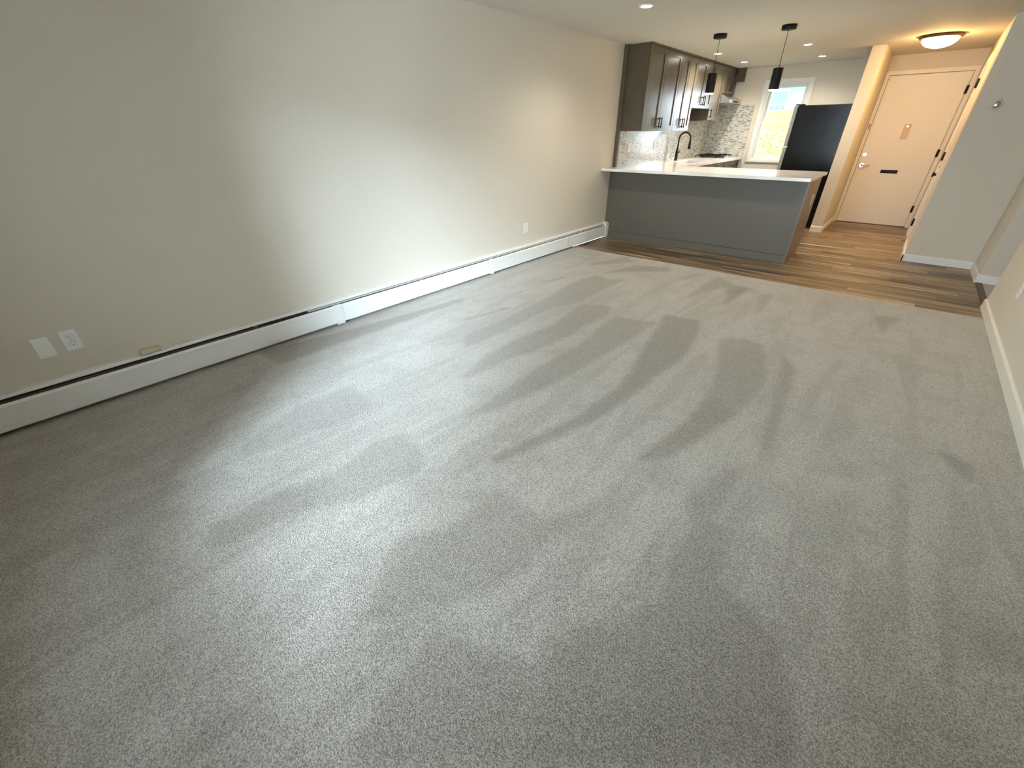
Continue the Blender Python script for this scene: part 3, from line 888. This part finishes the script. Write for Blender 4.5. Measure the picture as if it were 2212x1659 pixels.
# base cabinets on the left run
BX = 0.690
def base_run(label, y0, y1, kind):
    t = thing('base_cabinet', label, 'cabinet', (0.35, (y0 + y1) / 2, 0), 'taupe base cabinets under the left counter')
    put('body', B().box(0.0125, BX - 0.0215, y0 + 0.0005, y1 - 0.0005, 0.10, (0.695 if kind == 'sink' else CT - 0.0325)), M['taupe'], t)
    put('toe_kick', B().box(0.0125, BX - 0.09, y0 + 0.0005, y1 - 0.0005, 0.0005, 0.0995), M['taupe'], t)
    ym = (y0 + y1) / 2
    if kind == 'drawers':
        for z0, z1 in ((0.105, 0.40), (0.40, 0.69), (0.69, CT - 0.036)):
            d = put('drawer', shaker_x(y0, y1, z0, z1, BX - 0.021, BX, 0.045), M['taupe'], t)
            put('handle', pull_x(ym, (z0 + z1) / 2, BX, False), M['black'], d)
    else:
        d = put('drawer', shaker_x(y0, y1, 0.72, CT - 0.036, BX - 0.021, BX, 0.045), M['taupe'], t)
        if kind != 'sink':
            put('handle', pull_x(ym, 0.81, BX, False), M['black'], d)
        for a, c, hy in ((y0, ym, ym - 0.04), (ym, y1, ym + 0.04)):
            d = put('door', shaker_x(a, c, 0.105, 0.72, BX - 0.021, BX), M['taupe'], t)
            put('handle', pull_x(hy, 0.62, BX), M['black'], d)
base_run('sink base cabinet below the faucet', 7.40, 8.34, 'sink')
base_run('drawer base cabinet between sink and cooktop', 8.34, 8.78, 'drawers')
base_run('base cabinet under the cooktop next to the back wall', 8.78, YB - 0.002, 'doors')
base_run('corner base cabinet behind the peninsula', 6.66, 7.40, 'doors')

# peninsula
PYF, PXR = 5.900, 2.430
pn = thing('peninsula', 'panelled kitchen peninsula under the white countertop', 'kitchen peninsula', (1.2, 6.27, 0))
put('back_panel', B().box(0.070, PXR - 0.020, PYF, PYF + 0.018, 0.098, CT - 0.0325), M['penpanel'], pn)
put('base_rail', B().box(0.070, PXR - 0.020, PYF - 0.004, PYF + 0.018, 0.0005, 0.094).bev(0.0015), M['penpanel'], pn)
put('corner_post', B().box(PXR - 0.0195, PXR - 0.004, PYF - 0.004, PYF + 0.018, 0.0005, CT - 0.0325), M['penpanel'], pn)
put('wall_filler', B().box(0.0005, 0.0695, PYF + 0.002, PYF + 0.018, 0.22, CT - 0.0325), M['penpanel'], pn)
M['endwarm'] = mat('taupe_warm_lit', (0.17, 0.13, 0.09), 0.3)  # cabinet taupe with the floor's warm reflection put into the colour
tint_noise(M['endwarm'], (0.155, 0.118, 0.082), (0.185, 0.145, 0.102), 5.0, 4.0, (1, 1, 0.3))
put('end_panel', B().prism([(PYF - 0.002, 0.104), (6.622, 0.104), (6.622, CT - 0.0325), (PYF - 0.002, CT - 0.0325)], 0, PXR - 0.0035, PXR + 0.012), M['endwarm'], pn)
put('end_base', B().prism([(PYF - 0.002, 0.0005), (6.545, 0.0005), (6.545, 0.101), (PYF - 0.002, 0.101)], 0, PXR - 0.0035, PXR + 0.010), M['endwarm'], pn)
put('body', B().box(0.020, PXR - 0.004, PYF + 0.0185, 6.600, 0.101, CT - 0.0325), M['taupe'], pn)
put('toe_kick', B().box(0.020, PXR - 0.004, PYF + 0.0185, 6.545, 0.0005, 0.1005), M['taupe'], pn)
for k in range(3):
    x0 = 0.76 + k * 0.556
    b = B()
    b.box(x0 + 0.0015, x0 + 0.5545, 6.6005, 6.6215, 0.105, CT - 0.036)
    d = put('door', b.bev(0.002), M['taupe'], pn)
    hb_ = B().tube([(x0 + 0.50, 6.652, 0.70), (x0 + 0.50, 6.652, 0.83)], 0.0072, 10)
    for z in (0.72, 0.81):
        hb_.tube([(x0 + 0.50, 6.6215, z), (x0 + 0.50, 6.652, z)], 0.0048, 8)
    put('handle', hb_, M['black'], d)
# outlet on the end panel
po = thing('outlet_strip', 'slim tan outlet cover on the end of the peninsula', 'outlet', (PXR + 0.012, 6.37, 0.60))
put('cover_plate', B().box(PXR + 0.0125, PXR + 0.018, 6.335, 6.405, 0.603, 0.717).bev(0.002), M['plastic'], po)
put('insert', B().box(PXR + 0.018, PXR + 0.0205, 6.3535, 6.3865, 0.627, 0.693).bev(0.001), M['cream'], po)

# refrigerator
FX0, FX1, FY0, FY1, FZ = 1.608, 2.300, 8.55, 9.26, 1.680
fr = thing('refrigerator', 'black-sided refrigerator with grey doors beside the partition wall', 'refrigerator', ((FX0 + FX1) / 2, 8.9, 0))
put('cabinet', B().box(FX0, FX1, FY0, FY1, 0.05, FZ).bev(0.006), M['fridge'], fr)
put('freezer_door', B().box(FX0 - 0.055, FX0 - 0.006, FY0 + 0.002, FY1 - 0.002, 1.145, FZ - 0.004).bev(0.006), M['fridge_door'], fr)
fd = put('main_door', B().box(FX0 - 0.055, FX0 - 0.006, FY0 + 0.002, FY1 - 0.002, 0.085, 1.128).bev(0.006), M['fridge_door'], fr)
gk = B().box(FX0 - 0.006, FX0 - 0.0005, FY0 + 0.012, FY1 - 0.012, 0.10, FZ - 0.02)
put('door_gasket', gk, M['black'], fr)
put('hinge_cover', B().box(FX0 - 0.045, FX0 + 0.075, FY0 + 0.01, FY0 + 0.06, FZ + 0.0005, FZ + 0.018).bev(0.004), M['black'], fr)
put('middle_hinge', B().box(FX0 - 0.068, FX0 + 0.006, FY0 - 0.004, FY0 + 0.03, 1.130, 1.143).bev(0.002), M['white'], fr)
for z0, z1 in ((1.20, 1.55), (0.62, 1.08)):
    hb_ = B().tube([(FX0 - 0.095, FY1 - 0.07, z0), (FX0 - 0.095, FY1 - 0.07, z1)], 0.010, 12)
    for z in (z0 + 0.03, z1 - 0.03):
        hb_.tube([(FX0 - 0.055, FY1 - 0.07, z), (FX0 - 0.095, FY1 - 0.07, z)], 0.008, 8)
    put('handle', hb_, M['steel'], fr)
put('toe_grille', B().box(FX0, FX1 - 0.02, FY0 + 0.012, FY1 - 0.01, 0.004, 0.0495), M['black'], fr)

# ================================================================== LAMPS
def can_light(x, y, label, power):
    t = thing('recessed_light', label, 'ceiling light', (x, y, H - 0.02), 'recessed ceiling lights')
    put('trim_ring', B().lathe([(0.044, H - 0.0005), (0.066, H - 0.0005), (0.064, H - 0.006), (0.052, H - 0.010), (0.044, H - 0.006)], (x, y), 32), M['trim'], t)
    put('lens', B().lathe([(0, H - 0.003), (0.0435, H - 0.003), (0.040, H - 0.007), (0, H - 0.008)], (x, y), 28), M['can'], t)
    ld = bpy.data.lights.new('recessed_lamp', 'SPOT')
    ld.energy = power
    ld.color = (1.0, 0.93, 0.80)
    ld.spot_size = math.radians(150)
    ld.spot_blend = 0.8
    ld.shadow_soft_size = 0.035
    l = bpy.data.objects.new('recessed_lamp', ld)
    COL.objects.link(l)
    l.parent = t
    l.location = (0, 0, 0.005 - 0.02)
CANP = 18
can_light(1.037, 4.357, 'recessed ceiling light over the carpet near the top edge of the photo', CANP)
can_light(0.626, 7.480, 'recessed ceiling light nearest the sink cabinet, behind the left pendant cord', CANP)
can_light(0.657, 8.634, 'recessed ceiling light nearest the far end of the upper cabinets', CANP)
can_light(1.711, 7.513, 'recessed ceiling light right of the right pendant, nearer the viewer', CANP)
can_light(1.682, 8.775, 'recessed ceiling light nearest the window and refrigerator', CANP)

can_light(3.05, 4.357, 'extra unseen recessed ceiling light, added to warm the carpet near the right wall', CANP)  # unseen lamp, added to brighten and warm the right-hand carpet

def pendant(x, y, label):
    t = thing('pendant_light', label, 'pendant light', (x, y, 1.742), 'black cylinder pendants over the peninsula')
    put('canopy', B().lathe([(0, H - 0.0005), (0.069, H - 0.0005), (0.069, H - 0.034), (0.066, H - 0.038), (0, H - 0.038)], (x, y), 36), M['black'], t)
    put('cord', B().tube([(x, y, 1.934), (x, y, H - 0.037)], 0.0028, 8), M['black'], t)
    put('shade', B().lathe([(0, 1.936), (0.047, 1.936), (0.049, 1.932), (0.049, 1.746), (0.0475, 1.746), (0.0475, 1.76), (0, 1.76)], (x, y), 36), M['black'], t)
    put('lens', B().lathe([(0, 1.7595), (0.0472, 1.7595), (0.0472, 1.741), (0.040, 1.736), (0, 1.734)], (x, y), 28), M['pend'], t)
    ld = bpy.data.lights.new('pendant_lamp', 'SPOT')
    ld.energy = 10
    ld.color = (1.0, 0.88, 0.68)
    ld.spot_size = math.radians(110)
    ld.spot_blend = 0.6
    ld.shadow_soft_size = 0.03
    l = bpy.data.objects.new('pendant_lamp', ld)
    COL.objects.link(l)
    l.parent = t
    l.location = (0, 0, -0.012)
pendant(1.098, 6.10, 'black cylinder pendant in front of the upper cabinets, nearer the left wall')
pendant(1.785, 6.09, 'black cylinder pendant in front of the kitchen window')

DX, DY = 2.975, 7.93
dm = thing('flush_dome_light', 'glowing warm dome ceiling light in the entry', 'ceiling light', (DX, DY, H - 0.12))
put('rim', B().lathe([(0, H - 0.0005), (0.200, H - 0.0005), (0.206, H - 0.010), (0.196, H - 0.026), (0.170, H - 0.030), (0, H - 0.028)], (DX, DY), 48), M['bronze'], dm)
prof = [(0.168, H - 0.0305)] + [(0.168 * math.cos(a), H - 0.0305 - 0.088 * math.sin(a)) for a in [math.pi / 2 * k / 10 for k in range(1, 10)]] + [(0, H - 0.1185)]
put('glass_bowl', B().lathe(prof, (DX, DY), 48), M['dome'], dm)
put('finial', B().lathe([(0, H - 0.119), (0.010, H - 0.120), (0.012, H - 0.128), (0.006, H - 0.136), (0, H - 0.138)], (DX, DY), 16), M['bronze'], dm)

# ================================================================== OUTSIDE THE KITCHEN WINDOW
M['lawn'] = mat('lawn', (0.55, 0.62, 0.14), 0.9)
tint_noise(M['lawn'], (0.07, 0.09, 0.02), (0.10, 0.12, 0.03), 2.0)
S('lawn', B().box(-30, 30, YB + 0.3, 45, -0.5, -0.35), M['lawn'], 'sunlit lawn outside the kitchen window', 'lawn')
M['siding'] = mat('pale_blue_siding', (0.10, 0.14, 0.16), 0.7)
M['farwhite'] = mat('weathered_white', (0.16, 0.18, 0.19), 0.7)
M['wpane'] = mat('far_window_glass', (0.02, 0.04, 0.055), 0.3)
hs = thing('apartment_building', 'pale blue apartment building across the lawn', 'building', (-4.5, 26, -0.35))
put('facade', B().box(-12, 4, 26, 30, -0.35, 9), M['siding'], hs)
for r in range(3):
    for c in range(9):
        x0 = -10.6 + c * 1.5
        z0 = 1.75 + r * 2.1
        if z0 > 7:
            continue
        w = put('window', frame_rect(x0, x0 + 0.9, z0, z0 + 1.2, 0.09, 25.93, 25.999), M['farwhite'], hs)
        put('pane', B().box(x0 + 0.09, x0 + 0.81, 25.96, 25.985, z0 + 0.09, z0 + 1.11), M['wpane'], w)
for z in (1.35, 3.45):
    put('balcony_slab', B().box(-11, 3.5, 24.6, 25.92, z, z + 0.16), M['farwhite'], hs)
    rb = B()
    rb.box(-11, 3.5, 24.62, 24.66, z + 0.95, z + 1.0)
    k = -11.0
    while k < 3.4:
        rb.box(k, k + 0.03, 24.63, 24.655, z + 0.1605, z + 0.95)
        k += 0.22
    put('railing', rb, M['siding'], hs)
for x in (-8.2, -4.6, -1.0):
    put('downpipe', B().tube([(x, 25.93, -0.3), (x, 25.93, 8.8)], 0.06, 10), M['farwhite'], hs)

M['yellow'] = mat('yellow_hedge', (0.10, 0.10, 0.012), 0.9)
M['leafa'] = mat('spring_leaf', (0.15, 0.16, 0.034), 0.8)
M['twig'] = mat('twig', (0.025, 0.027, 0.01), 0.8)
hw = B()
hw.box(-9, 4, 19.0, 19.5, -0.35, 1.95)
put('garden_wall', hw.bev(0.05), M['yellow'], label='bright yellow wall across the lawn', category='wall')
def bush(x, y, z, rx, rz, n, label, seed):
    rnd = random.Random(seed)
    t = thing('shrub', label, 'shrub', (x, y, -0.35), 'yellow-green shrubs outside the kitchen window')
    st = B()
    for k in range(9):
        a = rnd.uniform(0, 6.28)
        e = Vector((x + rx * 0.7 * math.cos(a), y + 0.4 * math.sin(a), z + rz * rnd.uniform(0.2, 0.9)))
        s = Vector((x + 0.1 * math.cos(a), y + 0.1 * math.sin(a), -0.349))
        st.tube([s, s.lerp(e, 0.5) + Vector((rnd.uniform(-.1, .1), 0, 0.1)), e], [0.022, 0.014, 0.006], 6)
    put('stems', st, M['twig'], t)
    lv_ = B()
    for k in range(n):
        a, q = rnd.uniform(0, 6.28), rnd.random() ** 0.5
        c = Vector((x + rx * q * math.cos(a), y + 0.6 * q * math.sin(a), z + rz * rnd.uniform(-1, 1)))
        d = Vector((rnd.uniform(-1, 1), rnd.uniform(-1, 1), rnd.uniform(-0.4, 1))).normalized() * rnd.uniform(0.05, 0.10)
        s = d.orthogonal().normalized() * rnd.uniform(0.018, 0.035)
        vs = [lv_.bm.verts.new(p) for p in (c, c + d * 0.5 + s, c + d, c + d * 0.5 - s)]
        lv_.bm.faces.new(vs)
    put('foliage', lv_, M['leafa'], t, kind='stuff')
bush(0.2, 13.6, 0.50, 1.0, 0.85, 4200, 'yellow-green shrub seen in the left of the lower window pane', 1)
bush(2.3, 14.2, 0.45, 1.0, 0.85, 4200, 'yellow-green shrub mostly hidden by the refrigerator', 2)
